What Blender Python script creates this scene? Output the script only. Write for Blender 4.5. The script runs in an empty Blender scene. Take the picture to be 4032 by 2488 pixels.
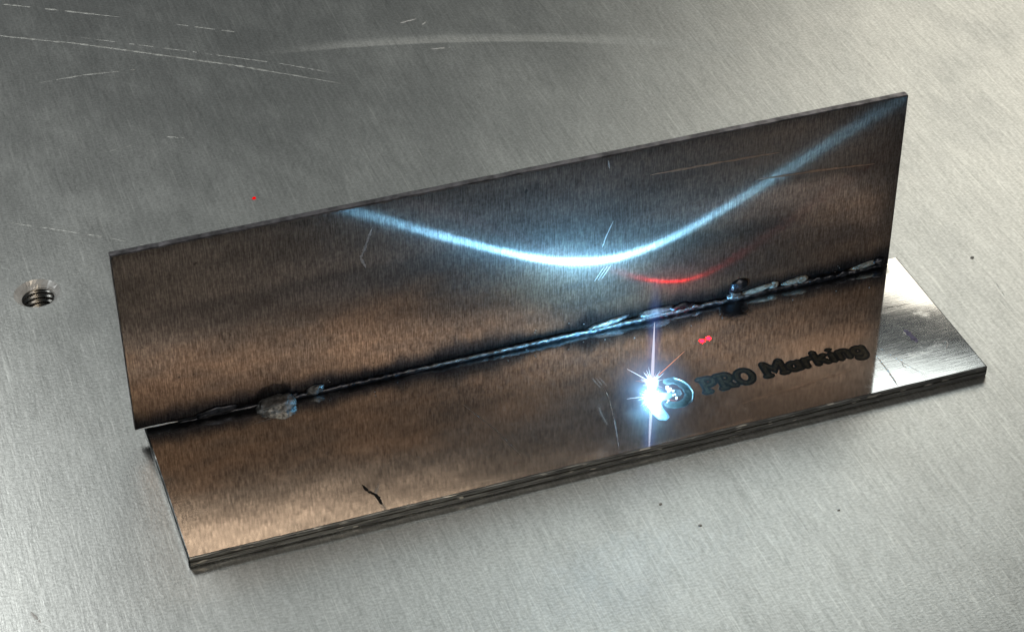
import bpy, bmesh, math, random
from mathutils import Vector, Matrix, noise
random.seed(7)
S = 0.001                       # everything below is laid out in millimetres, 1 mm = 0.001 m
scene = bpy.context.scene
col = scene.collection

# ------------------------------------------------------------------ camera
YAW, PITCH, ROLL, DIST, TX, TY = 0.3330, 0.6581, -0.0079, 281.7916, 50.5420, 8.1844
FPX = 8624.0                    # focal length in pixels of the 4032 wide photograph
cyw, syw, cp, sp = math.cos(YAW), math.sin(YAW), math.cos(PITCH), math.sin(PITCH)
FWD = Vector((syw * cp, cyw * cp, -sp))
RGT = Vector((cyw, -syw, 0.0))
UPV = RGT.cross(FWD)
c_, s_ = math.cos(ROLL), math.sin(ROLL)
RGT, UPV = c_ * RGT + s_ * UPV, -s_ * RGT + c_ * UPV
CAM = Vector((TX, TY, 0.0)) - DIST * FWD
cd = bpy.data.cameras.new('camera')
cd.sensor_width = 36.0
cd.lens = 36.0 * FPX / 4032.0
cd.clip_start, cd.clip_end = 0.01, 50.0
cam = bpy.data.objects.new('camera', cd)
col.objects.link(cam)
m = Matrix((RGT, UPV, -FWD)).transposed().to_4x4()
m.translation = CAM * S
cam.matrix_world = m
scene.camera = cam

# ------------------------------------------------------------------ world, lamps, exposure
w = bpy.data.worlds.new('World'); scene.world = w; w.use_nodes = True
bg = w.node_tree.nodes['Background']
bg.inputs[0].default_value = (0.80, 0.92, 1.0, 1); bg.inputs[1].default_value = 0.05

def lamp(name, az, el, dist, sx, sy, power, color):
    """rectangular workshop or added fill lamp, az clockwise from +Y, aimed at the workpiece"""
    d = bpy.data.lights.new(name, 'AREA'); d.shape = 'RECTANGLE'
    d.size, d.size_y, d.energy, d.color = sx, sy, power, color
    o = bpy.data.objects.new(name, d); col.objects.link(o)
    a, e = math.radians(az), math.radians(el)
    v = Vector((math.sin(a) * math.cos(e), math.cos(a) * math.cos(e), math.sin(e)))
    tgt = Vector((50, 0, 5)) * S
    o.location = tgt + v * dist
    o.rotation_euler = (-v).to_track_quat('-Z', 'Y').to_euler()
    return o
lamp('ceiling_or_fill_lamp', -16, 44, 1.5, 0.31, 0.31, 3.0, (0.97, 1.0, 0.96))
lamp('ceiling_or_fill_lamp', 27, 45.4, 1.5, 0.44, 0.38, 0.98, (0.93, 1.0, 0.96))
lamp('ceiling_or_fill_lamp', 38.5, 29.2, 1.5, 0.46, 0.37, 1.28, (1.0, 0.935, 0.79))
lamp('ceiling_or_fill_lamp', -86, 38, 1.5, 0.30, 0.30, 1.3, (0.95, 1.0, 1.0))  # unseen side lamp, added to lighten the left edge of the base plate
lamp('ceiling_or_fill_lamp', 155, 62, 1.5, 0.40, 0.30, 1.3, (1.0, 0.95, 0.88))  # unseen lamp behind the camera, added to brighten the countersink
lamp('tube_lamp', 162, 38.5, 1.5, 0.50, 0.03, 0.66, (1.0, 0.85, 0.68))
lamp('tube_lamp', 180, 43.8, 1.5, 0.40, 0.03, 2.45, (1.0, 0.82, 0.60))
lamp('tube_lamp', 165, 33.5, 1.5, 0.50, 0.035, 0.35, (1.0, 0.93, 0.84))

scene.view_settings.view_transform = 'Standard'
scene.view_settings.look = 'None'
scene.view_settings.exposure = 0.0
scene.view_settings.gamma = 1.0
scene.view_settings.use_curve_mapping = False
cy = scene.cycles
cy.use_denoising = True
cy.max_bounces = 10; cy.glossy_bounces = 6; cy.transparent_max_bounces = 12
cy.sample_clamp_indirect = 4.0
cy.volume_bounces = 0

# ------------------------------------------------------------------ helpers
T, H, D = 1.5, 25.97, 23.21           # base thickness, upright height, base depth in front of the upright
XL, XR, YB = 1.18, 101.87, 1.33       # left and right end, back edge of the base

def ray(px, py):
    return (FWD + RGT * ((px - 2016) / FPX) - UPV * ((py - 1244) / FPX))
def on_z(px, py, z):
    r = ray(px, py); return CAM + r * ((z - CAM.z) / r.z)
def on_y(px, py, y=0.0):
    r = ray(px, py); return CAM + r * ((y - CAM.y) / r.y)

def new(name, verts, faces, mats, parent=None, loc=(0, 0, 0), smooth=False, fm=None):
    """mesh object from millimetre coordinates, origin at loc"""
    me = bpy.data.meshes.new(name)
    L = Vector(loc)
    me.from_pydata([(Vector(v) - L) * S for v in verts], [], faces)
    for mt in (mats if isinstance(mats, (list, tuple)) else [mats]): me.materials.append(mt)
    if fm:
        for p, i in zip(me.polygons, fm): p.material_index = i
    for p in me.polygons: p.use_smooth = smooth
    me.update()
    o = bpy.data.objects.new(name, me); col.objects.link(o)
    if parent is not None:
        o.parent = parent
        o.location = L * S - gloc(parent)
    else:
        o.location = L * S
    return o
def gloc(o):
    v = Vector(o.location)
    while o.parent is not None:
        o = o.parent; v = v + Vector(o.location)
    return v
def empty(name, loc):
    o = bpy.data.objects.new(name, None); col.objects.link(o)
    o.location = Vector(loc) * S; o.empty_display_size = 0.005
    return o
def tag(o, label=None, cat=None, group=None, kind=None):
    if label: o['label'] = label
    if cat: o['category'] = cat
    if group: o['group'] = group
    if kind: o['kind'] = kind
    return o

def mat(name):
    m = bpy.data.materials.new(name); m.use_nodes = True
    nt = m.node_tree; nt.nodes.clear()
    out = nt.nodes.new('ShaderNodeOutputMaterial')
    return m, nt, out
def nd(nt, typ, ins=None, **props):
    n = nt.nodes.new(typ)
    for k, v in props.items(): setattr(n, k, v)
    for k, v in (ins or {}).items():
        if isinstance(v, bpy.types.NodeSocket): nt.links.new(v, n.inputs[k])
        else: n.inputs[k].default_value = v
    return n
def mth(nt, op, a, b=None, c=None, clamp=False):
    n = nt.nodes.new('ShaderNodeMath'); n.operation = op; n.use_clamp = clamp
    for i, v in enumerate((a, b, c)):
        if v is None: continue
        if isinstance(v, bpy.types.NodeSocket): nt.links.new(v, n.inputs[i])
        else: n.inputs[i].default_value = v
    return n.outputs[0]
def mixc(nt, f, a, b, mode='MIX'):
    n = nt.nodes.new('ShaderNodeMix'); n.data_type = 'RGBA'; n.blend_type = mode
    for k, v in ((0, f), (6, a), (7, b)):
        if isinstance(v, bpy.types.NodeSocket): nt.links.new(v, n.inputs[k])
        else: n.inputs[k].default_value = v
    return n.outputs[2]
def step(nt, v, lo, hi, a=0.0, b=1.0):
    n = nd(nt, 'ShaderNodeMapRange', {0: v, 1: lo, 2: hi, 3: a, 4: b}, interpolation_type='SMOOTHSTEP')
    return n.outputs[0]
def coords_mm(nt):
    """world position in millimetres"""
    g = nd(nt, 'ShaderNodeNewGeometry')
    v = nd(nt, 'ShaderNodeVectorMath', {0: g.outputs['Position']}, operation='SCALE')
    v.inputs['Scale'].default_value = 1000.0
    return v.outputs[0]
def noise_n(nt, vec, scale, sc=(1, 1, 1), detail=2.0, rough=0.5, rot=(0, 0, 0), loc=(0, 0, 0), dist=0.0):
    mp = nd(nt, 'ShaderNodeMapping', {0: vec, 1: loc, 2: rot, 3: sc})
    n = nd(nt, 'ShaderNodeTexNoise', {'Vector': mp.outputs[0], 'Scale': scale, 'Detail': detail, 'Roughness': rough, 'Distortion': dist})
    return n.outputs[0]

# ------------------------------------------------------------------ materials
def make_table_mat():
    m, nt, out = mat('milled aluminium')
    P = coords_mm(nt)
    # brushing runs along Y
    b1 = noise_n(nt, P, 1.0, (4.0, 0.5, 1), 3.0, 0.65, (0, 0, 0.05))
    b2 = noise_n(nt, P, 1.0, (1.4, 0.10, 1), 2.0, 0.5, (0, 0, -0.08), (13, 5, 0))
    b3 = noise_n(nt, P, 1.0, (1.9, 3.4, 1), 2.0, 0.6, (0, 0, 0.25), (3, 9, 0))     # short cross grain
    big = noise_n(nt, P, 1.0, (0.035, 0.02, 1), 3.0, 0.55)
    h = mth(nt, 'ADD', mth(nt, 'MULTIPLY', b1, 0.50), mth(nt, 'ADD', mth(nt, 'MULTIPLY', b2, 0.30), mth(nt, 'MULTIPLY', b3, 0.72)))
    ln1 = step(nt, noise_n(nt, P, 1.0, (3.4, 0.085, 1), 2.0, 0.55, (0, 0, 0.10), (31, 2, 0)), 0.58, 0.74)
    ln2 = step(nt, noise_n(nt, P, 1.0, (3.0, 0.10, 1), 2.0, 0.55, (0, 0, -0.16), (17, 8, 0)), 0.60, 0.76)
    dk1 = step(nt, noise_n(nt, P, 1.0, (2.6, 0.11, 1), 2.0, 0.55, (0, 0, 0.02), (57, 3, 0)), 0.58, 0.76)
    smud = step(nt, noise_n(nt, P, 1.0, (0.11, 0.07, 1), 4.0, 0.6, (0, 0, 0.5), (4, 41, 0)), 0.42, 0.68)
    # turned ring scuffed into the plate
    A, B, C = on_z(1043, 220, 0), on_z(2040, 165, 0), on_z(2640, 186, 0)
    dd = 2 * (A.x * (B.y - C.y) + B.x * (C.y - A.y) + C.x * (A.y - B.y))
    qa, qb, qc = A.xy.length_squared, B.xy.length_squared, C.xy.length_squared
    ctr = Vector(((qa * (B.y - C.y) + qb * (C.y - A.y) + qc * (A.y - B.y)) / dd, (qa * (C.x - B.x) + qb * (A.x - C.x) + qc * (B.x - A.x)) / dd, 0))
    rr = (B - ctr).length
    print('ring', ctr, rr)
    sepn = nd(nt, 'ShaderNodeSeparateXYZ', {0: P})
    dx = mth(nt, 'SUBTRACT', sepn.outputs[0], ctr.x); dy = mth(nt, 'SUBTRACT', sepn.outputs[1], ctr.y)
    rad = mth(nt, 'SQRT', mth(nt, 'ADD', mth(nt, 'MULTIPLY', dx, dx), mth(nt, 'MULTIPLY', dy, dy)))
    inn = step(nt, rad, rr - 0.15, rr + 0.25)
    outr = step(nt, rad, rr + 0.3, rr + 3.2, 1.0, 0.0)
    side = step(nt, mth(nt, 'ABSOLUTE', mth(nt, 'SUBTRACT', sepn.outputs[0], on_z(2000, 165, 0).x)), 14, 40, 1.0, 0.0)
    far = step(nt, dy, 0, 6)
    ring = mth(nt, 'MULTIPLY', mth(nt, 'MULTIPLY', inn, outr), mth(nt, 'MULTIPLY', side, far))
    ring = mth(nt, 'MULTIPLY', ring, step(nt, b3, 0.25, 0.6, 0.5, 1.0))
    c0 = mixc(nt, big, (0.50, 0.51, 0.50, 1), (0.58, 0.585, 0.57, 1))
    streak = step(nt, h, 0.44, 1.10)
    c1 = mixc(nt, streak, mixc(nt, 0.68, (0, 0, 0, 1), c0), mixc(nt, 0.23, c0, (1, 1, 1, 1)))
    c1 = mixc(nt, mth(nt, 'MULTIPLY', mth(nt, 'MAXIMUM', ln1, ln2), 0.30), c1, (0.86, 0.86, 0.83, 1))
    c1 = mixc(nt, mth(nt, 'MULTIPLY', dk1, 0.30), c1, (0.22, 0.225, 0.22, 1))
    rough = mth(nt, 'ADD', mth(nt, 'ADD', mth(nt, 'MULTIPLY', big, 0.06), mth(nt, 'MULTIPLY', smud, 0.035)), 0.265)
    rough = mth(nt, 'ADD', rough, mth(nt, 'MULTIPLY', ring, 0.16))
    bmp = nd(nt, 'ShaderNodeBump', {'Strength': 0.28, 'Distance': 0.00006, 'Height': h})
    tan = nd(nt, 'ShaderNodeCombineXYZ', {0: 1.0, 1: 0.0, 2: 0.0})
    g1 = nd(nt, 'ShaderNodeBsdfAnisotropic', {'Color': c1, 'Roughness': rough, 'Anisotropy': -0.2, 'Normal': bmp.outputs[0], 'Tangent': tan.outputs[0]})
    df = nd(nt, 'ShaderNodeBsdfDiffuse', {'Color': c1, 'Normal': bmp.outputs[0]})
    mx = nd(nt, 'ShaderNodeMixShader', {0: mth(nt, 'ADD', mth(nt, 'MULTIPLY', ring, 0.30), 0.10), 1: g1.outputs[0], 2: df.outputs[0]})
    nt.links.new(mx.outputs[0], out.inputs[0])
    return m

def make_upright_mat():
    m, nt, out = mat('heat tinted brushed steel')
    P = coords_mm(nt)
    sx = nd(nt, 'ShaderNodeSeparateXYZ', {0: P}); X, Z = sx.outputs[0], sx.outputs[2]
    zz = mth(nt, 'SUBTRACT', Z, T)
    br = noise_n(nt, P, 1.0, (7.5, 1, 0.5), 3.0, 0.6)
    br2 = noise_n(nt, P, 1.0, (2.4, 1, 0.40), 2.0, 0.6, loc=(5, 0, 2))
    gr = noise_n(nt, P, 1.0, (3.0, 1, 2.2), 3.0, 0.65)
    cl = noise_n(nt, P, 1.0, (0.07, 1, 0.16), 3.0, 0.6, loc=(1.3, 0, 4.1))
    cl2 = noise_n(nt, P, 1.0, (0.22, 1, 0.30), 3.0, 0.6, loc=(8.3, 0, 1.1))
    # straw / copper oxide, browner towards the joint and at the right end, grey violet higher up painted in for a dark reflection
    zw = mth(nt, 'ADD', zz, mth(nt, 'MULTIPLY', mth(nt, 'SUBTRACT', cl, 0.5), 12.0))
    hi = step(nt, zw, 8.0, 15.0)
    right = step(nt, X, 55, 85)
    hi = mth(nt, 'MULTIPLY', hi, mth(nt, 'SUBTRACT', 1.0, mth(nt, 'MULTIPLY', right, 0.6)))
    copper = mixc(nt, cl2, (0.205, 0.124, 0.082, 1), (0.285, 0.188, 0.130, 1))
    violet = mixc(nt, cl2, (0.175, 0.146, 0.134, 1), (0.235, 0.200, 0.184, 1))
    tint = mixc(nt, hi, copper, violet)
    smoke = step(nt, noise_n(nt, P, 1.0, (0.05, 1, 0.12), 4.0, 0.6, loc=(3.3, 0, 9.2)), 0.38, 0.62)
    tint = mixc(nt, mth(nt, 'MULTIPLY', smoke, 0.6), tint, (0.07, 0.06, 0.058, 1))
    # weld soot : blue black, uneven reach
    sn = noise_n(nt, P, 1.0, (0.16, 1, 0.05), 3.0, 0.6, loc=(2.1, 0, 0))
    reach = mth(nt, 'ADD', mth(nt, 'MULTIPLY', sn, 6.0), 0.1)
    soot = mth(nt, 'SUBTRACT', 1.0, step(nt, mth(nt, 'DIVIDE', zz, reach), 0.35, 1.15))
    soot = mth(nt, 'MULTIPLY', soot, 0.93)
    # darker oxide along the rim of the sheet
    rim = mth(nt, 'MAXIMUM', step(nt, mth(nt, 'ADD', X, cl2), 97.3, 100.3), step(nt, mth(nt, 'ADD', zz, cl2), 25.0, 26.4))
    tint = mixc(nt, mth(nt, 'MULTIPLY', rim, 0.55), tint, (0.05, 0.045, 0.045, 1))
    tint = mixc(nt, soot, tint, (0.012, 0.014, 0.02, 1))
    fine = mth(nt, 'ADD', mth(nt, 'MULTIPLY', br, 0.5), mth(nt, 'ADD', mth(nt, 'MULTIPLY', br2, 0.25), mth(nt, 'MULTIPLY', gr, 0.45)))
    fs = step(nt, fine, 0.45, 0.78)
    tint = mixc(nt, fs, mixc(nt, 0.62, (0, 0, 0, 1), tint), mixc(nt, 0.06, tint, (1, 0.9, 0.8, 1)))
    pits = step(nt, noise_n(nt, P, 1.0, (1.1, 1, 1.1), 2.0, 0.5, loc=(40, 0, 7)), 0.70, 0.76)
    tint = mixc(nt, mth(nt, 'MULTIPLY', pits, 0.6), tint, (0.03, 0.027, 0.027, 1))
    bmp = nd(nt, 'ShaderNodeBump', {'Strength': 0.10, 'Distance': 0.00002, 'Height': fine})
    tan = nd(nt, 'ShaderNodeCombineXYZ', {0: 1.0, 1: 0.0, 2: 0.0})
    keep = mth(nt, 'SUBTRACT', 1.0, soot)
    spk = noise_n(nt, P, 1.0, (4.8, 1, 1.0), 3.0, 0.7, loc=(9, 0, 3))
    spk = step(nt, mth(nt, 'ADD', mth(nt, 'MULTIPLY', spk, 0.6), mth(nt, 'MULTIPLY', br, 0.4)), 0.37, 0.63, 0.30, 1.15)
    tint_s = mixc(nt, spk, (0, 0, 0, 1), mixc(nt, 0.03, tint, (1, 1, 1, 1)))
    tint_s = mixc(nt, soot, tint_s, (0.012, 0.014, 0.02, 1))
    def aniso(al_x, al_y, tint=tint):
        r = math.sqrt(math.sqrt(al_x * al_y)); a = math.sqrt(al_y / al_x) - 1.0
        return nd(nt, 'ShaderNodeBsdfAnisotropic', {'Color': tint, 'Roughness': r, 'Anisotropy': a, 'Normal': bmp.outputs[0], 'Tangent': tan.outputs[0]}).outputs[0]
    g1, g2, g3 = aniso(0.32, 0.0065, tint_s), aniso(0.32, 0.05, tint_s), aniso(0.34, 0.17)
    df = nd(nt, 'ShaderNodeBsdfDiffuse', {'Color': tint, 'Normal': bmp.outputs[0]})
    m0 = nd(nt, 'ShaderNodeMixShader', {0: 0.24, 1: g1, 2: g2})
    m1 = nd(nt, 'ShaderNodeMixShader', {0: 0.25, 1: m0.outputs[0], 2: g3})
    m2 = nd(nt, 'ShaderNodeMixShader', {0: 0.13, 1: m1.outputs[0], 2: df.outputs[0]})
    nt.links.new(m2.outputs[0], out.inputs[0])
    return m

def make_base_mat():
    m, nt, out = mat('polished steel')
    P = coords_mm(nt)
    sm = noise_n(nt, P, 1.0, (0.35, 0.35, 1), 4.0, 0.6)
    fn = noise_n(nt, P, 1.0, (0.5, 5.0, 1), 3.0, 0.6)
    warp = noise_n(nt, P, 1.0, (0.09, 0.13, 1), 1.0, 0.4)
    rough = mth(nt, 'ADD', mth(nt, 'MULTIPLY', step(nt, sm, 0.55, 0.85), 0.08), mth(nt, 'ADD', mth(nt, 'MULTIPLY', fn, 0.04), 0.03))
    c = mixc(nt, sm, (0.66, 0.655, 0.65, 1), (0.80, 0.80, 0.79, 1))
    b0 = nd(nt, 'ShaderNodeBump', {'Strength': 0.06, 'Distance': 0.0003, 'Height': warp})
    b1 = nd(nt, 'ShaderNodeBump', {'Strength': 0.08, 'Distance': 0.00001, 'Height': fn, 'Normal': b0.outputs[0]})
    # soot thrown on to the plate beside the joint
    Y = nd(nt, 'ShaderNodeSeparateXYZ', {0: P}).outputs[1]
    sn = noise_n(nt, P, 1.0, (0.16, 0.05, 1), 3.0, 0.6, loc=(6.1, 0, 0))
    sn2 = noise_n(nt, P, 1.0, (1.2, 1.2, 1), 3.0, 0.6)
    reach = mth(nt, 'ADD', mth(nt, 'MULTIPLY', sn, 3.6), 0.3)
    soot = mth(nt, 'SUBTRACT', 1.0, step(nt, mth(nt, 'DIVIDE', mth(nt, 'ADD', mth(nt, 'MULTIPLY', Y, -1.0), mth(nt, 'MULTIPLY', sn2, 0.8)), reach), 0.45, 1.15))
    soot = mth(nt, 'MULTIPLY', soot, step(nt, nd(nt, 'ShaderNodeSeparateXYZ', {0: P}).outputs[0], 98.5, 100.0, 0.95, 0.0))
    spot = on_z(2880, 1212, T)
    dsp = nd(nt, 'ShaderNodeVectorMath', {0: P, 1: (spot.x, spot.y, T)}, operation='DISTANCE').outputs['Value']
    spt = step(nt, mth(nt, 'ADD', dsp, mth(nt, 'MULTIPLY', sn2, 3.0)), 2.6, 4.6, 0.93, 0.0)
    soot = mth(nt, 'MAXIMUM', soot, spt)
    c = mixc(nt, soot, c, (0.02, 0.021, 0.026, 1))
    rough = mth(nt, 'ADD', rough, mth(nt, 'MULTIPLY', soot, 0.35))
    p = nd(nt, 'ShaderNodeBsdfPrincipled', {'Base Color': c, 'Metallic': 1.0, 'Roughness': rough, 'Normal': b1.outputs[0]})
    hz = nd(nt, 'ShaderNodeBsdfAnisotropic', {'Color': c, 'Roughness': 0.42, 'Normal': b1.outputs[0]})
    mx = nd(nt, 'ShaderNodeMixShader', {0: mth(nt, 'ADD', mth(nt, 'MULTIPLY', step(nt, sm, 0.5, 0.8), 0.06), 0.02), 1: p.outputs[0], 2: hz.outputs[0]})
    nt.links.new(mx.outputs[0], out.inputs[0])
    return m

def simple(name, color, metallic=0.0, rough=0.5, var=0.0, scale=2.0, bump=0.0):
    m, nt, out = mat(name)
    P = coords_mm(nt)
    n = noise_n(nt, P, scale, (1, 1, 1), 3.0, 0.6)
    lo = tuple(x * (1 - var) for x in color) + (1,); hi = tuple(min(1, x * (1 + var)) for x in color) + (1,)
    c = mixc(nt, step(nt, n, 0.3, 0.7), lo, hi)
    p = nd(nt, 'ShaderNodeBsdfPrincipled', {'Base Color': c, 'Metallic': metallic, 'Roughness': rough})
    if bump:
        b = nd(nt, 'ShaderNodeBump', {'Strength': bump, 'Distance': 0.0002, 'Height': n})
        nt.links.new(b.outputs[0], p.inputs['Normal'])
    nt.links.new(p.outputs[0], out.inputs[0])
    return m
def glow(name, color, strength):
    m, nt, out = mat(name)
    e = nd(nt, 'ShaderNodeEmission', {0: color + (1,), 1: strength})
    nt.links.new(e.outputs[0], out.inputs[0])
    return m

M_TABLE, M_UP, M_BASE = make_table_mat(), make_upright_mat(), make_base_mat()
def make_edge_mat():
    m, nt, out = mat('sheared steel edge')
    P = coords_mm(nt)
    g = noise_n(nt, P, 1.0, (0.25, 0.6, 7.0), 3.0, 0.6)
    g2 = noise_n(nt, P, 1.0, (0.8, 0.8, 2.0), 2.0, 0.6)
    nick = step(nt, noise_n(nt, P, 1.0, (0.5, 0.5, 3.0), 1.0, 0.5, loc=(7, 1, 2)), 0.66, 0.72)
    c = mixc(nt, step(nt, g, 0.35, 0.65), (0.062, 0.066, 0.070, 1), (0.195, 0.21, 0.22, 1))
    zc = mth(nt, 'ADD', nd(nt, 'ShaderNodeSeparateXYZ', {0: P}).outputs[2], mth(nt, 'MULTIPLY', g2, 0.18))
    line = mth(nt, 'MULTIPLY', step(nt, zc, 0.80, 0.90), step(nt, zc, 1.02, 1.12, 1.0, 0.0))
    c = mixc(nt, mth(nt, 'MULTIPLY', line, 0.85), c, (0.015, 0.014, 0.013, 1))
    c = mixc(nt, mth(nt, 'MULTIPLY', nick, 0.6), c, (0.6, 0.6, 0.58, 1))
    b = nd(nt, 'ShaderNodeBump', {'Strength': 0.25, 'Distance': 0.0001, 'Height': mth(nt, 'ADD', g, mth(nt, 'MULTIPLY', g2, 0.4))})
    p = nd(nt, 'ShaderNodeBsdfPrincipled', {'Base Color': c, 'Metallic': 1.0, 'Roughness': 0.36, 'Normal': b.outputs[0]})
    nt.links.new(p.outputs[0], out.inputs[0])
    return m
M_EDGE = make_edge_mat()
M_UEDGE = simple('oxidised sheet edge', (0.15, 0.14, 0.15), 1.0, 0.38, 0.5, 0.6, 0.2)
M_WELD = simple('weld metal', (0.20, 0.205, 0.21), 0.85, 0.52, 0.5, 1.5, 0.35)
M_WELDL = simple('bright weld spatter', (0.30, 0.31, 0.315), 0.85, 0.46, 0.4, 1.8, 0.5)
M_WDARK = simple('burnt weld metal', (0.07, 0.075, 0.09), 1.0, 0.36, 0.5, 1.2, 0.4)
M_WPALE = simple('pale weld slag', (0.27, 0.258, 0.225), 0.3, 0.6, 0.45, 1.5, 0.3)
M_BURN = simple('burnt engraving edge', (0.012, 0.012, 0.011), 0.0, 0.6, 0.3)
M_FLOOR = simple('engraved floor', (0.105, 0.092, 0.07), 0.85, 0.5, 0.3, 2.5, 0.3)
M_LEG = simple('fresh cut floor', (0.075, 0.075, 0.072), 0.8, 0.5, 0.4, 2.0, 0.3)
M_BOWL = simple('cut emblem floor', (0.04, 0.037, 0.03), 0.85, 0.45, 0.3, 2.0, 0.3)
M_SCR = simple('fresh scratch', (0.92, 0.92, 0.90), 0.0, 0.3, 0.15, 3.0)
M_SCR_T = simple('old scratch', (0.60, 0.60, 0.58), 0.8, 0.45, 0.35, 1.0)
M_SCR_B = simple('scratch in oxide', (0.26, 0.24, 0.23), 0.5, 0.5, 0.3, 2.0)
M_DARK = simple('dark crack', (0.015, 0.012, 0.01), 0.0, 0.7, 0.3)
M_CHAMF = simple('bright countersink', (0.95, 0.95, 0.94), 0.3, 0.35, 0.1, 2.0)
M_THREAD = simple('threaded bore', (0.32, 0.31, 0.29), 1.0, 0.25, 0.2, 2.0)
M_HOLE = simple('bore bottom', (0.01, 0.01, 0.01), 0.0, 0.8)
M_DUST = simple('grey grit', (0.42, 0.42, 0.40), 0.0, 0.7, 0.4, 4.0)

# ------------------------------------------------------------------ table top with its threaded hole
hc = on_z(146, 1154, 0); RC, RT = 3.05, 2.12
NS = 48
def make_table():
    x0, x1, y0, y1 = -170, 240, -150, 330
    v, f = [], []
    for i in range(NS):
        a = 2 * math.pi * i / NS
        v.append((hc.x + RC * math.cos(a), hc.y + RC * math.sin(a), 0))
    for i in range(NS):
        a = 2 * math.pi * i / NS; k = 6.0 / max(abs(math.cos(a)), abs(math.sin(a)))
        v.append((hc.x + k * math.cos(a), hc.y + k * math.sin(a), 0))
    for i in range(NS):
        j = (i + 1) % NS; f.append((i, NS + i, NS + j, j))
    # frame of eight rectangles round the square patch
    a, b, c, d = hc.x - 6, hc.x + 6, hc.y - 6, hc.y + 6
    def quad(p, q, r, s):
        n = len(v); v.extend([(p, r, 0), (q, r, 0), (q, s, 0), (p, s, 0)]); f.append((n, n + 1, n + 2, n + 3))
    quad(x0, x1, y0, c); quad(x0, x1, d, y1); quad(x0, a, c, d); quad(b, x1, c, d)
    # sides and underside
    n = len(v)
    for z in (0, -12):
        v.extend([(x0, y0, z), (x1, y0, z), (x1, y1, z), (x0, y1, z)])
    for i in range(4):
        j = (i + 1) % 4; f.append((n + i, n + 4 + i, n + 4 + j, n + j))
    f.append((n + 7, n + 6, n + 5, n + 4))
    o = new('table_top', v, f, M_TABLE)
    tag(o, 'brushed grey aluminium worktable plate under the welded bracket', kind='structure')
    return o
table = make_table()

def hole_parts():
    # countersink with chatter facets
    v, f = [], []
    n = 36
    for i in range(n):
        a = 2 * math.pi * i / n
        j = random.uniform(-0.10, 0.10)
        v.append((hc.x + RC * math.cos(a), hc.y + RC * math.sin(a), 0.0))
        v.append((hc.x + (2.55 + j) * math.cos(a), hc.y + (2.55 + j) * math.sin(a), -0.45 + random.uniform(-.07, .07)))
        v.append((hc.x + RT * math.cos(a), hc.y + RT * math.sin(a), -0.9))
    for i in range(n):
        j = (i + 1) % n
        f.append((3 * i, 3 * j, 3 * j + 1, 3 * i + 1)); f.append((3 * i + 1, 3 * j + 1, 3 * j + 2, 3 * i + 2))
    new('countersink', v, f, M_CHAMF, table, hc)
    # helical thread
    v, f = [], []; n = 48; turns = 8; per = 6; pitch = 0.8
    prof = [0, 0.12, 0.36, 0.42, 0.30, 0.06]
    tot = turns * per
    for i in range(n + 1):
        a = 2 * math.pi * i / n
        for k in range(tot + 1):
            z = -0.55 - (k / per) * pitch - pitch * i / n
            r = RT + prof[k % per] if z < -0.9 else max(RT, RT + prof[k % per] * 0.5)
            v.append((hc.x + r * math.cos(a), hc.y + r * math.sin(a), z))
    for i in range(n):
        for k in range(tot):
            p = i * (tot + 1) + k; q = p + tot + 1
            f.append((p, q, q + 1, p + 1))
    new('thread', v, f, M_THREAD, table, hc, smooth=True)
    v = [(hc.x + 2.7 * math.cos(2 * math.pi * i / 24), hc.y + 2.7 * math.sin(2 * math.pi * i / 24), -7.0) for i in range(24)]
    new('bore_bottom', v, [tuple(range(24))], M_HOLE, table, hc)
hole_parts()

# ------------------------------------------------------------------ scratches : small ridged strips lying in their surface
def strip(name, pts, wid, material, parent, nrm, hgt=0.03, jit=0.3, sub=10, taper=True, gaps=0.0):
    pl = []
    for a, b in zip(pts[:-1], pts[1:]):
        for k in range(sub): pl.append(a.lerp(b, k / sub))
    pl.append(pts[-1])
    N = Vector(nrm); v, f = [], []
    for i, p in enumerate(pl):
        t = (pl[min(i + 1, len(pl) - 1)] - pl[max(i - 1, 0)]).normalized(); s = N.cross(t)
        k = i / (len(pl) - 1)
        ww = wid * (1 + jit * random.uniform(-1, 1)) * (min(1, 6 * min(k, 1 - k) + 0.15) if taper else 1) / 2
        off = s * (random.uniform(-1, 1) * wid * 0.15)
        v += [p + off - s * ww + N * 0.004, p + off + N * (hgt), p + off + s * ww + N * 0.004]
        if i and noise.noise(p * 0.55 + Vector((3, 7, 1))) * 0.5 + 0.5 + random.uniform(-.12, .12) > gaps:
            q = 3 * i
            f += [(q - 3, q, q + 1, q - 2), (q - 2, q + 1, q + 2, q - 1)]
    c = pl[len(pl) // 2]
    return new(name, v, f, material, parent, c)
ZN, YN = (0, 0, 1), (0, -1, 0)
def tline(pp, wid, **k): strip('scratch', [on_z(x, y, 0) for x, y in pp], wid, k.pop('m', M_SCR_T), table, ZN, hgt=0.015, gaps=k.pop('gaps', 0.42), **k)
tline([(-60, 136), (300, 172), (600, 213), (950, 262), (1365, 333)], 0.34, jit=0.7, sub=30, gaps=0.12)
tline([(-40, 12), (150, 32), (470, 68)], 0.28, jit=0.7, sub=24)
tline([(690, 96), (950, 130)], 0.20, jit=0.7)
tline([(300, 146), (760, 205), (1130, 255), (1330, 292)], 0.16, jit=0.7, sub=24)
tline([(150, 328), (330, 296), (530, 275)], 0.22, jit=0.7)
tline([(0, 872), (210, 902), (420, 935), (610, 975)], 0.15, jit=0.5)
tline([(60, 950), (105, 945), (160, 920)], 0.12)
tline([(1575, 92), (1640, 75)], 0.30, m=M_SCR)
tline([(1655, 103), (1678, 87)], 0.22, m=M_SCR)
tline([(1692, 195), (1775, 187)], 0.34, m=M_SCR)
tline([(440, 1488), (480, 1475)], 0.22, m=M_SCR)
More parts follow.
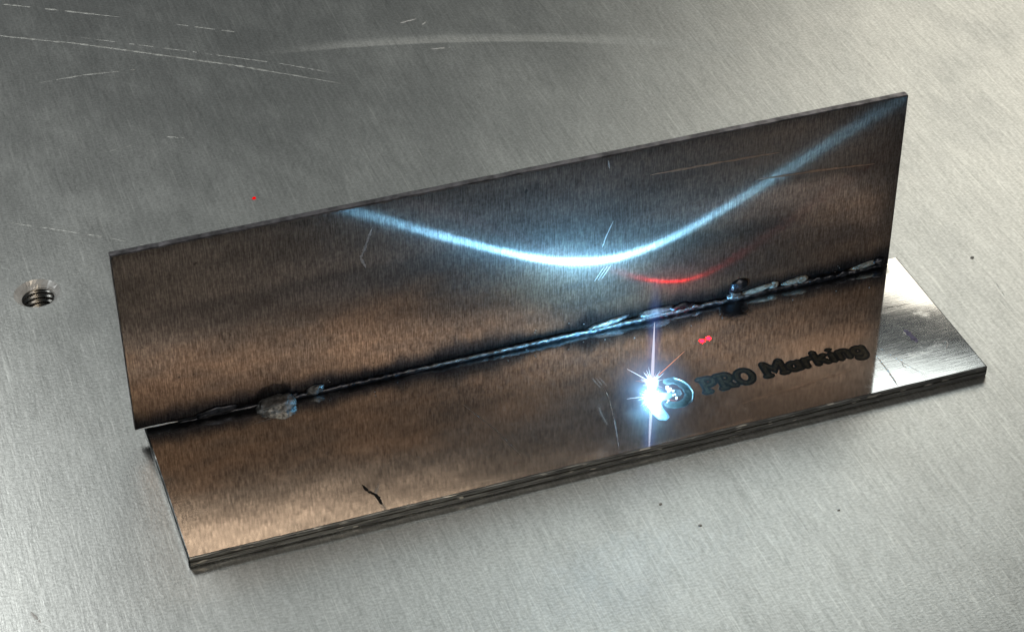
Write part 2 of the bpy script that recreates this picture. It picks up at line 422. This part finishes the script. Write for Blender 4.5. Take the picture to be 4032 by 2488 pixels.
tline([(590, 532), (730, 545)], 0.18, jit=0.7)
tline([(350, 607), (470, 588), (520, 572)], 0.16, jit=0.7)
tline([(1840, 443), (2010, 443)], 0.13)
tline([(3920, 1110), (3955, 1165)], 0.18)
tline([(120, 2408), (160, 2450)], 0.35, m=M_SCR)

# ------------------------------------------------------------------ welded bracket
bracket = empty('welded_bracket', (50, -10, 0))
tag(bracket, 'welded steel bracket with heat tinted upright sheet on a polished base plate', 'metal bracket')

def box_mesh(name, P8, mats, parent, loc, bev, seg=2, top=None):
    """P8: bottom 4 then top 4 corners (ccw from above); bevelled; face 'top' gets material 0, others material 1"""
    bm = bmesh.new()
    vs = [bm.verts.new((Vector(p) - Vector(loc)) * S) for p in P8]
    F = [(3, 2, 1, 0), (4, 5, 6, 7), (0, 1, 5, 4), (1, 2, 6, 5), (2, 3, 7, 6), (3, 0, 4, 7)]
    fs = [bm.faces.new([vs[i] for i in q]) for q in F]
    for i, fc in enumerate(fs): fc.material_index = 0 if i in top else 1
    r = bmesh.ops.bevel(bm, geom=bm.edges[:], offset=bev * S, segments=seg, profile=0.5, affect='EDGES', material=1)
    # cut along the length, then let the sheared edges wander a little
    for i in range(1, 100):
        bmesh.ops.bisect_plane(bm, geom=bm.verts[:] + bm.edges[:] + bm.faces[:], plane_co=(Vector((i + 0.37 * math.sin(i * 7.1), 0, 0)) - Vector(loc)) * S, plane_no=(1, 0, 0))
    for q in bm.verts:
        w_ = q.co / S + Vector(loc)
        n1 = noise.noise(Vector((w_.x * 0.35, 1.7, 0))) * 0.05 + noise.noise(Vector((w_.x * 1.3, 9.1, 0))) * 0.04
        nk = max(0.0, noise.noise(Vector((w_.x * 0.8, 4.4, 2))) - 0.35) * 0.25
        if name == 'base_plate' and w_.y < -D + 0.45 and w_.z > T - 0.5: w_.y += n1 * 0.8 + nk
        if name == 'upright_plate' and w_.z > T + H - 0.5: w_.z += n1 * 0.8 - nk
        q.co = (w_ - Vector(loc)) * S
    me = bpy.data.meshes.new(name); bm.to_mesh(me); bm.free()
    for mt in mats: me.materials.append(mt)
    o = bpy.data.objects.new(name, me); col.objects.link(o)
    o.parent = parent; o.location = Vector(loc) * S - gloc(parent)
    return o
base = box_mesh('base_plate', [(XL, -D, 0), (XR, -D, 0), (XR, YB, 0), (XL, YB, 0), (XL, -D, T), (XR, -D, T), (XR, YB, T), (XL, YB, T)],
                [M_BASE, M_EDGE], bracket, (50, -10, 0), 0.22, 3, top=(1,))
TU = 1.0
upright = box_mesh('upright_plate', [(0, 0, T + 0.42), (100, 0, T + 0.02), (100, TU, T + 0.02), (0, TU, T + 0.42), (0, 0, T + H + 0.12), (100, 0, T + H + 0.1), (100, TU, T + H + 0.1), (0, TU, T + H + 0.12)],
                [M_UP, M_UEDGE], bracket, (50, 0, T), 0.13, 2, top=(2, 4))
tag(base, 'mirror polished base plate'); tag(upright, 'copper brown heat tinted upright sheet')

# weld seam: uneven bead along the joint
def wx(px, py): return on_y(px, py, 0).x
def tube(name, pts, rads, material, parent, seg=10, lump=0.2, squash=1.0):
    v, f = [], []
    n = len(pts)
    for i, p in enumerate(pts):
        t = (pts[min(i + 1, n - 1)] - pts[max(i - 1, 0)]).normalized()
        a = t.cross(Vector((0, 0, 1)))
        if a.length < 1e-3: a = Vector((1, 0, 0))
        a.normalize(); b = a.cross(t)
        for k in range(seg):
            an = 2 * math.pi * k / seg
            r = rads[i] * (1 + lump * noise.noise(p * 1.7 + Vector((math.cos(an), math.sin(an), 0)) * 0.8))
            v.append(p + a * (math.cos(an) * r) + b * (math.sin(an) * r * squash))
    for i in range(n - 1):
        for k in range(seg):
            l = (k + 1) % seg
            f.append((i * seg + k, i * seg + l, (i + 1) * seg + l, (i + 1) * seg + k))
    f.append(tuple(range(seg))[::-1]); f.append(tuple((n - 1) * seg + k for k in range(seg)))
    return new(name, v, f, material, parent, pts[n // 2], smooth=True)
def seam(x0, x1, r0, r1, material, lump=0.25, name='weld_bead', wob=0.1, stepx=0.25, lift=True):
    n = max(4, int(abs(x1 - x0) / stepx)); pts, rads = [], []
    for i in range(n + 1):
        k = i / n; x = x0 + (x1 - x0) * k
        lift_ = 0.0 if not lift else max(0.0, min(1.0, (x - 28) / 20.0))
        pts.append(Vector((x, -0.12 - 0.3 * lift_ + wob * noise.noise(Vector((x * 0.9, 3, 1))), T + 0.18 + 0.32 * lift_ + wob * noise.noise(Vector((x * 1.1, 7, 5))))))
        r = r0 + (r1 - r0) * k
        r *= 0.85 + 0.5 * abs(noise.noise(Vector((x * 1.6, 0.3, 0))))
        rads.append(r * min(1, 6 * min(k, 1 - k) + 0.35))
    return tube(name, pts, rads, material, bracket, lump=lump)
def blob(px, py, rx, ry, rz, material, name='weld_blob', yoff=-0.5, rot=0.0, rough=0.35, sub=3, z=None, seed=0, fq=0.9, tilt=0.0, box=1.0):
    yline = 1693 + (px - 530) * (1050 - 1693) / (3498 - 530)
    c = on_z(px, py, T + 0.25 * rz)
    if c.y > -0.1: c = on_y(px, py, -0.1)
    bm = bmesh.new(); bmesh.ops.create_icosphere(bm, subdivisions=sub, radius=1.0)
    R = Matrix.Rotation(rot, 3, 'Y') @ Matrix.Rotation(tilt, 3, 'X')
    for q in bm.verts:
        d = q.co.copy()
        k = 1 + rough * (noise.noise(d * 1.3 + Vector((seed, 0, 0))) + 0.5 * noise.noise(d * 3.1 * fq + Vector((0, seed, 0))))
        k += 0.12 * rough * noise.noise(d * 9)
        if box != 1.0: d = Vector([math.copysign(abs(t_) ** box, t_) for t_ in d])
        q.co = (R @ Vector((d.x * rx * k, d.y * ry * k, d.z * rz * k))) * S
    for fc in bm.faces: fc.smooth = True
    me = bpy.data.meshes.new(name); bm.to_mesh(me); bm.free(); me.materials.append(material)
    o = bpy.data.objects.new(name, me); col.objects.link(o)
    o.parent = bracket; o.location = c * S - gloc(bracket)
    return o
x_a, x_b, x_c, x_d = wx(700, 1650), wx(1010, 1600), wx(1300, 1530), wx(2330, 1285)
seam(x_a, 99.0, 0.30, 0.55, M_WDARK, wob=0.05, name='weld_root', lift=False)
seam(x_a, x_b, 0.10, 0.16, M_WDARK)
seam(x_c - 2, x_d, 0.20, 0.27, M_WELD, lump=0.35)
seam(x_d, wx(2760, 1190), 0.27, 0.26, M_WELD, lump=0.4)
seam(wx(2700, 1195), wx(2960, 1145), 0.22, 0.22, M_WELD, lump=0.5, wob=0.3)
seam(wx(3180, 1095), wx(3380, 1055), 0.24, 0.24, M_WDARK, lump=0.6, wob=0.3)
blob(850, 1622, 2.6, 0.30, 0.65, M_WDARK, yoff=-0.2, rot=-0.05, seed=1)
bl = blob(1082, 1596, 2.2, 1.25, 0.95, M_WELDL, yoff=-0.9, rot=-0.16, seed=2, rough=0.36, sub=4, fq=1.3, box=0.62)
tag(bl, 'large square weld spatter with a dark pinhole')
blob(1052, 1589, 0.36, 0.22, 0.26, M_DARK, name='pinhole', yoff=-1.75, seed=3, rough=0.2)
blob(1238, 1535, 1.15, 0.5, 0.62, M_WELD, yoff=-0.4, rot=-0.25, seed=4)
blob(1160, 1552, 0.4, 0.3, 0.3, M_WDARK, yoff=-0.2, seed=14)
blob(2390, 1270, 2.9, 0.38, 0.40, M_WELD, yoff=-0.3, rot=-0.14, seed=5, rough=0.2)
blob(2578, 1226, 2.4, 0.5, 0.55, M_WELD, yoff=-0.4, rot=-0.10, seed=6)
blob(2676, 1208, 2.0, 0.5, 0.5, M_WDARK, yoff=-0.5, rot=-0.1, seed=7)
blob(2905, 1126, 1.2, 0.5, 0.85, M_WDARK, yoff=-0.6, rot=-0.4, seed=8)
blob(2890, 1162, 1.0, 0.6, 0.6, M_WELD, yoff=-0.8, rot=0.2, seed=9, rough=0.5)
blob(2985, 1138, 2.5, 0.4, 0.38, M_WPALE, yoff=-0.6, rot=-0.14, seed=10, rough=0.25)
blob(3045, 1122, 0.7, 0.4, 0.5, M_WPALE, yoff=-0.7, rot=-0.14, seed=11, rough=0.25)
blob(3125, 1106, 1.8, 0.4, 0.38, M_WPALE, yoff=-0.5, rot=-0.14, seed=12, rough=0.3)
blob(3158, 1098, 0.8, 0.42, 0.5, M_WPALE, yoff=-0.6, rot=-0.14, seed=13, rough=0.3)
blob(3400, 1046, 2.1, 0.38, 0.34, M_WPALE, yoff=-0.3, rot=-0.14, seed=15, rough=0.3)
blob(3460, 1028, 0.8, 0.5, 0.5, M_WDARK, yoff=-0.3, seed=16)
for k in range(26):
    px = random.choice([random.uniform(1250, 2500), random.uniform(2500, 3450)])
    yl = 1693 + (px - 530) * (1050 - 1693) / (3498 - 530)
    r = random.uniform(0.05, 0.11)
    if random.random() < 0.6:
        p = on_z(px, yl + random.uniform(12, 70), T)
        c = p + Vector((0, 0, r * .5))
    else:
        p = on_y(px, yl - random.uniform(15, 60), 0); c = p + Vector((0, -r * .5, 0))
    bm = bmesh.new(); bmesh.ops.create_icosphere(bm, subdivisions=1, radius=r * S)
    me = bpy.data.meshes.new('spatter'); bm.to_mesh(me); bm.free(); me.materials.append(M_WELD)
    o = bpy.data.objects.new('spatter', me); col.objects.link(o); o.parent = bracket; o.location = c * S - gloc(bracket)
# open gap at the left end: two bright rims of the sheet
strip('gap_rim', [on_y(545, 1690, -0.02), on_y(700, 1658, -0.02)], 0.22, M_SCR, bracket, YN, hgt=0.05, jit=0.2)

# scratches on the bracket, and two painted reflection streaks on the upright
def bline(pp, wid, m_, **k): strip('scratch', [on_z(x, y, T) for x, y in pp], wid, m_, base, ZN, hgt=0.012, **k)
def uline(pp, wid, m_, **k): strip('scratch', [on_y(x, y, 0) for x, y in pp], wid, m_, upright, YN, hgt=0.012, **k)  # also lays the painted reflection streaks
M_STREAKB = simple('copper scratch', (0.16, 0.10, 0.07), 0.3, 0.5, 0.3)
bline([(1425, 1908), (1440, 1925), (1455, 1937), (1475, 1945), (1490, 1958), (1497, 1975), (1512, 1990)], 0.36, M_DARK, jit=0.8, sub=3)
bline([(2368, 1500), (2395, 1560), (2412, 1625), (2425, 1690), (2438, 1770)], 0.10, M_STREAKB, jit=0.8)
bline([(1820, 1590), (1950, 1690), (2050, 1790)], 0.08, M_SCR_B, jit=0.7)
bline([(1000, 1668), (1090, 1640)], 0.10, M_SCR_B)
bline([(3450, 1400), (3500, 1465), (3535, 1518)], 0.22, M_SCR)
bline([(3460, 1370), (3560, 1430), (3640, 1475)], 0.07, M_SCR)
bline([(3480, 1213), (3530, 1206), (3575, 1195)], 0.10, M_DARK)
bline([(3548, 1415), (3555, 1440), (3572, 1448)], 0.10, M_SCR)
bline([(3708, 1345), (3725, 1342), (3732, 1352), (3725, 1372)], 0.13, M_SCR, sub=4)
bline([(3560, 1298), (3585, 1320), (3612, 1348)], 0.55, simple('violet heat stain', (0.10, 0.09, 0.16), 0.6, 0.4, 0.4), jit=0.5)
uline([(1440, 1055), (1420, 1015), (1445, 955), (1465, 895)], 0.30, M_SCR_B, jit=0.6)
uline([(2395, 632), (2400, 665)], 0.16, M_SCR_B)
uline([(2415, 870), (2385, 935), (2372, 975)], 0.14, M_SCR_B)
for d_ in (0, 14, 28): uline([(2340 + d_, 1108 - d_ * .3), (2378 + d_, 1052 - d_ * .3)], 0.09, M_SCR_B)
M_REFL_STREAK = simple('painted reflection streak', (0.30, 0.195, 0.135), 0.8, 0.42, 0.2)  # reflections on the sheet, painted as lighter copper strips
uline([(2560, 690), (2820, 643), (3070, 600)], 0.24, M_REFL_STREAK, jit=0.4)
uline([(2980, 708), (3250, 668), (3445, 645)], 0.22, M_REFL_STREAK, jit=0.4)

# ------------------------------------------------------------------ engraved lettering and emblem
def arc_(cx, cy_, rx, ry, a0, a1, n=10):
    return [(cx + rx * math.cos(math.radians(a0 + (a1 - a0) * k / n)), cy_ + ry * math.sin(math.radians(a0 + (a1 - a0) * k / n))) for k in range(n + 1)]
# heavy slab letters as strokes: (advance width, strokes), capital height = 1
GLYPH = {
 'P': (0.86, [[(0.24, 0.0), (0.24, 1.0)], [(0.05, 1.0), (0.5, 1.0)] + arc_(0.5, 0.74, 0.26, 0.26, 90, -90) + [(0.24, 0.48)], [(0.08, 0.0), (0.42, 0.0)]]),
 'R': (0.92, [[(0.24, 0.0), (0.24, 1.0)], [(0.05, 1.0), (0.5, 1.0)] + arc_(0.5, 0.74, 0.24, 0.26, 90, -90) + [(0.24, 0.48)], [(0.46, 0.48), (0.72, 0.02), (0.88, 0.02)], [(0.08, 0.0), (0.40, 0.0)]]),
 'O': (1.02, [arc_(0.51, 0.5, 0.38, 0.5, 0, 360, 20)]),
 'M': (1.14, [[(0.16, 0.0), (0.16, 1.0)], [(0.16, 1.0), (0.56, 0.38), (0.96, 1.0)], [(0.96, 1.0), (0.96, 0.0)], [(0.02, 0.0), (0.30, 0.0)], [(0.82, 0.0), (1.10, 0.0)]]),
 'a': (0.74, [arc_(0.34, 0.30, 0.24, 0.28, 0, 360, 16), [(0.60, 0.62), (0.60, 0.0)]]),
 'r': (0.58, [[(0.18, 0.0), (0.18, 0.64)], [(0.18, 0.42), (0.34, 0.60), (0.52, 0.62)]]),
 'k': (0.76, [[(0.16, 0.0), (0.16, 1.0)], [(0.60, 0.64), (0.20, 0.32)], [(0.34, 0.40), (0.66, 0.0)]]),
 'i': (0.36, [[(0.18, 0.0), (0.18, 0.62)], [(0.18, 0.90), (0.18, 0.93)]]),
 'n': (0.74, [[(0.16, 0.0), (0.16, 0.64)], [(0.16, 0.42)] + arc_(0.37, 0.40, 0.21, 0.22, 140, 0, 6) + [(0.58, 0.0)]]),
 'g': (0.74, [arc_(0.34, 0.34, 0.24, 0.26, 0, 360, 16), [(0.58, 0.62), (0.58, 0.02)] + arc_(0.36, 0.0, 0.22, 0.24, 0, -150, 8)]),
}
def stroke_faces(V, F, pl, hw, z):
    """one thick pen stroke with round ends as a fan of faces"""
    pl = [Vector((x, y)) for x, y in pl]
    closed = (pl[0] - pl[-1]).length < 1e-4
    n = len(pl); base_i = len(V)
    for k, p in enumerate(pl):
        a = pl[k - 1] if k else (pl[-2] if closed else p); b = pl[k + 1] if k < n - 1 else (pl[1] if closed else p)
        t = (b - a).normalized(); sgn = Vector((-t.y, t.x))
        e0 = (p - a).normalized() if (p - a).length > 1e-6 else t; c_ = max(0.55, abs(e0.dot(t)))
        V += [(p.x + sgn.x * hw / c_, p.y + sgn.y * hw / c_, z), (p.x - sgn.x * hw / c_, p.y - sgn.y * hw / c_, z)]
    for k in range(n - 1):
        q = base_i + 2 * k; F.append((q + 1, q + 3, q + 2, q))
    if not closed:
        for p, o_, sg in ((pl[0], pl[1], 0), (pl[-1], pl[-2], 1)):
            d = (p - o_).normalized(); a0 = math.atan2(d.y, d.x); st = len(V)
            for m_ in range(5):
                an = a0 - math.pi / 2 + math.pi * m_ / 4
                V.append((p.x + math.cos(an) * hw * (0.8 if m_ in (1, 2, 3) else 1), p.y + math.sin(an) * hw * (0.8 if m_ in (1, 2, 3) else 1), z + 0.0004))
            F.append(tuple(range(st, st + 5)))
def word(text, p0, p1, cap):
    """letters cut along the line p0 to p1 on the base, cap = height of the capitals in mm"""
    tot = sum(GLYPH[c][0] for c in text); ux = (p1 - p0) / tot
    uy = Vector((0.05, 1, 0)).normalized() * cap; x = 0.0
    for ch in text:
        V, F, fm = [], [], []
        for hw, z0, mi in ((0.205, 0.010, 0), (0.085, 0.024, 1)):
            for si, st in enumerate(GLYPH[ch][1]):
                a = len(F); stroke_faces(V, F, [(px_ + random.uniform(-.012, .012) if not (px_ == st[0][0] or px_ == st[-1][0]) else px_, py_) for px_, py_ in st], hw, z0 + si * 0.0012)
                fm += [mi] * (len(F) - a)
        W = [p0 + ux * (x + v[0]) + uy * v[1] + Vector((0, 0, v[2])) for v in V]
        c = sum(W, Vector()) / len(W)
        new('letter', W, F, [M_BURN, M_FLOOR], base, c, fm=fm)
        x += GLYPH[ch][0]
word('PRO', on_z(2770, 1547, T), on_z(2985, 1497, T), 2.45)
word('Marking', on_z(3015, 1483, T), on_z(3420, 1390, T), 2.45)

def crop(pts): return [(2350 + x * .4692, 1250 + y * .4692) for x, y in pts]
def flat(pts, z): return [on_z(x, y, T) + Vector((0, 0, z)) for x, y in crop(pts)]
def grow(poly, d):
    c = sum(poly, Vector()) / len(poly); out = []
    n = len(poly)
    for i in range(n):
        t = (poly[(i + 1) % n] - poly[i - 1]).normalized(); s = Vector((t.y, -t.x, 0))
        out.append(poly[i] + s * d)
    return out
bowl = [(588, 540), (640, 528), (700, 545), (752, 588), (778, 640), (765, 690), (715, 724), (650, 736), (600, 728)]
leg = [(425, 700), (470, 665), (545, 645), (610, 640), (640, 655), (600, 670), (540, 690), (520, 720), (540, 765), (580, 810), (595, 835), (575, 855), (530, 848), (480, 800), (440, 745)]
ctrl = [on_z(x, y, T) for x, y in crop(bowl)]
V, F, fm = [], [], []
for hw, z0, mi in ((0.62, 0.010, 0), (0.40, 0.024, 1)):
    a = len(F); stroke_faces(V, F, [(p.x, p.y) for p in ctrl], hw, z0); fm += [mi] * (len(F) - a)
new('emblem_bowl', [(v[0], v[1], T + v[2]) for v in V], F, [M_BURN, M_BOWL], base, ctrl[0], fm=fm)
for nm, poly in (('emblem_leg', leg),):
    p0 = flat(poly, 0.012)
    area = sum(p0[i].x * p0[(i + 1) % len(p0)].y - p0[(i + 1) % len(p0)].x * p0[i].y for i in range(len(p0)))
    if area < 0: p0 = p0[::-1]
    big = grow(p0, 0.24)
    sm = [v + Vector((0, 0, 0.014)) for v in p0]
    n = len(p0)
    o = new(nm, big + sm, [tuple(range(n)), tuple(range(n, 2 * n))], [M_BURN, M_LEG], base, p0[0], fm=[0, 1])
hub = [(630, 610), (665, 598), (700, 606), (715, 640), (695, 664), (655, 668), (630, 648)]
rim = flat([(640, 508), (705, 527), (768, 567), (805, 625), (803, 680), (770, 718)], 0)
strip('emblem_rim', rim, 0.09, M_SCR_B, base, ZN, hgt=0.05, jit=0.3, sub=4)
p0 = flat(hub, 0.03)
new('emblem_centre', p0, [tuple(range(len(p0)))], M_DARK, base, p0[0])

# ------------------------------------------------------------------ spark where the beam cuts
sc = on_z(2567, 1508, T + 1.0)
spark = empty('laser_spark', (sc.x, sc.y, T))
tag(spark, 'blinding blue white laser spark burning beside the emblem on the base plate', 'spark')
M_CORE = glow('spark core', (0.22, 0.62, 1.0), 5600.0)
M_RAY = glow('spark streak', (0.6, 0.8, 1.0), 3.0)
M_EMBER = glow('orange ember streak', (1.0, 0.42, 0.25), 0.9)
M_JET = glow('pale jet', (0.82, 0.82, 1.0), 0.9)
bm = bmesh.new(); bmesh.ops.create_icosphere(bm, subdivisions=4, radius=1.0)
for q in bm.verts:
    d = q.co.copy(); k = 0.42 * (1 + 0.22 * noise.noise(d * 2.2) + 0.15 * noise.noise(d * 5))
    q.co = d * k * S
me = bpy.data.meshes.new('core'); bm.to_mesh(me); bm.free(); me.materials.append(M_CORE)
o = bpy.data.objects.new('core', me); col.objects.link(o); o.parent = spark; o.location = Vector((0, 0, 1.0)) * S
def needle(p, q, r, material, name='streak'):
    t = (q - p).normalized(); a = t.orthogonal().normalized(); b = t.cross(a)
    v, f = [], []
    for k, (u, rr) in enumerate(((0, r), (0.5, r * 0.75), (1, r * 0.12))):
        for i in range(5):
            an = 2 * math.pi * i / 5; v.append(p.lerp(q, u) + (a * math.cos(an) + b * math.sin(an)) * r * (rr / r))
    for k in range(2):
        for i in range(5):
            j = (i + 1) % 5; f.append((k * 5 + i, k * 5 + j, k * 5 + 5 + j, k * 5 + 5 + i))
    f.append((14, 13, 12, 11, 10))
    return new(name, v, f, material, spark, p)
for k in range(70):
    a = random.uniform(0, 2 * math.pi); e = random.uniform(0.05, 1.2)
    d = Vector((math.cos(a) * math.cos(e), math.sin(a) * math.cos(e), math.sin(e)))
    L = random.choice([1.1, 1.25, 1.4, 1.55, 1.7, 2.1]) * random.uniform(0.85, 1.15)
    needle(sc + d * 0.6, sc + d * L, random.uniform(0.010, 0.032), M_RAY if random.random() < .75 else M_EMBER)
needle(sc + (RGT * .75 + UPV * .9).normalized() * 1.2, sc + RGT * 4.0 + UPV * 3.9, 0.06, M_EMBER)
needle(sc + (-RGT * .8 + UPV * .5).normalized() * 1.2, sc - RGT * 3.0 + UPV * 1.7, 0.03, M_RAY)
needle(sc + Vector((0, 0, .8)), sc + Vector((0, 0, 9.4)), 0.22, M_JET, 'jet')
for (x, y, r) in ((590, 590, .22), (615, 605, .20), (600, 625, .15), (640, 620, .16), (655, 650, .14), (668, 675, .15), (640, 655, .11), (600, 700, .13), (590, 715, .1)):
    p = flat([(x, y)], r * .6)[0]
    bm = bmesh.new(); bmesh.ops.create_icosphere(bm, subdivisions=1, radius=r * S)
    me = bpy.data.meshes.new('droplet'); bm.to_mesh(me); bm.free(); me.materials.append(M_RAY)
    o = bpy.data.objects.new('droplet', me); col.objects.link(o); o.parent = spark; o.location = p * S - gloc(spark)

# glowing vapour round the spark, and a ball of painted glare at its core
def vapour_glare(name, c, rad, strength, color, power=2.0):
    m_, nt, out = mat(name)
    tc = nd(nt, 'ShaderNodeTexCoord')
    ln = nd(nt, 'ShaderNodeVectorMath', {0: tc.outputs['Object']}, operation='LENGTH')
    k = mth(nt, 'SUBTRACT', 1.0, mth(nt, 'DIVIDE', ln.outputs['Value'], 1.0), clamp=True)
    k = mth(nt, 'POWER', k, power)
    em = nd(nt, 'ShaderNodeEmission', {0: color + (1,), 1: mth(nt, 'MULTIPLY', k, strength)})
    nt.links.new(em.outputs[0], out.inputs['Volume'])
    bm = bmesh.new(); bmesh.ops.create_uvsphere(bm, u_segments=24, v_segments=16, radius=1.0)
    me = bpy.data.meshes.new(name); bm.to_mesh(me); bm.free(); me.materials.append(m_)
    o = bpy.data.objects.new('vapour_glare', me); col.objects.link(o); o.parent = spark
    o.location = c * S - gloc(spark); o.scale = Vector(rad) * S
    return o
vapour_glare('vapour core', sc.copy(), (1.0, 1.0, 1.0), 9500.0, (0.55, 0.78, 1.0), 1.6)  # bright ball standing in for glare round the tiny core
vapour_glare('vapour glow', Vector((sc.x, sc.y, T + 0.6)), (6.5, 6.5, 6.5), 170.0, (0.30, 0.55, 1.0), 2.6)
vapour_glare('vapour column', Vector((sc.x, sc.y, T + 8.0)), (1.3, 1.3, 11.0), 130.0, (0.18, 0.32, 1.0), 1.6)

# ------------------------------------------------------------------ red aiming dots
def red_dot(p, r, strength, label, n=1, sep=0.95):
    root = empty('aiming_dot', (p.x, p.y, p.z)); tag(root, label, 'laser dot', 'red aiming laser dots')
    mt = glow('red laser light', (1.0, 0.0006, 0.0022), strength)
    mw = glow('red laser centre', (1.0, 0.002, 0.003), strength)
    for k in range(n):
        off = Vector(((k - (n - 1) / 2) * sep, (k - (n - 1) / 2) * 0.25, 0))
        for nm, rr, mm, z in (('halo', r, mt, 0.012), ('centre', r * 0.45, mw, 0.03)):
            v = []
            for i in range(14):
                a = 2 * math.pi * i / 14; q = rr * random.uniform(0.7, 1.25)
                v.append(p + off + Vector((math.cos(a) * q, math.sin(a) * q, z)))
            v.append(p + off + Vector((0, 0, z + 0.8 * rr)))
            new(nm, v, [(i, (i + 1) % 14, 14) for i in range(14)], mm, root, p + off)
red_dot(on_z(2777, 1337, T), 0.30, 130.0, 'pair of merged bright red laser dots on the base plate above the lettering', 2)
red_dot(on_z(1000, 781, 0), 0.30, 0.9, 'faint single red laser dot on the grey table behind the bracket')

# ------------------------------------------------------------------ grit on the table
def grit(px, py, r, label):
    p = on_z(px, py, 0)
    bm = bmesh.new(); bmesh.ops.create_icosphere(bm, subdivisions=2, radius=1.0)
    for q in bm.verts:
        d = q.co.copy(); k = 1 + 0.5 * noise.noise(d * 1.5 + Vector((px, 0, 0)))
        q.co = Vector((d.x * r * 0.85 * k, d.y * r * 0.7 * k, d.z * r * 0.3 * k + r * 0.2)) * S
    me = bpy.data.meshes.new('metal_grit'); bm.to_mesh(me); bm.free(); me.materials.append(M_DUST)
    o = bpy.data.objects.new('metal_grit', me); col.objects.link(o); o.location = p * S
    tag(o, label, 'grit', 'specks of grit on the table')
grit(3828, 1015, 0.30, 'dark speck of grit on the table right of the upright sheet')
grit(2601, 1984, 0.24, 'dark speck of grit on the table below the front edge of the bracket')
grit(2757, 2068, 0.26, 'dark speck of grit on the table, lower left of the two at bottom right')
grit(3302, 2008, 0.20, 'tiny speck of grit on the table at lower right')
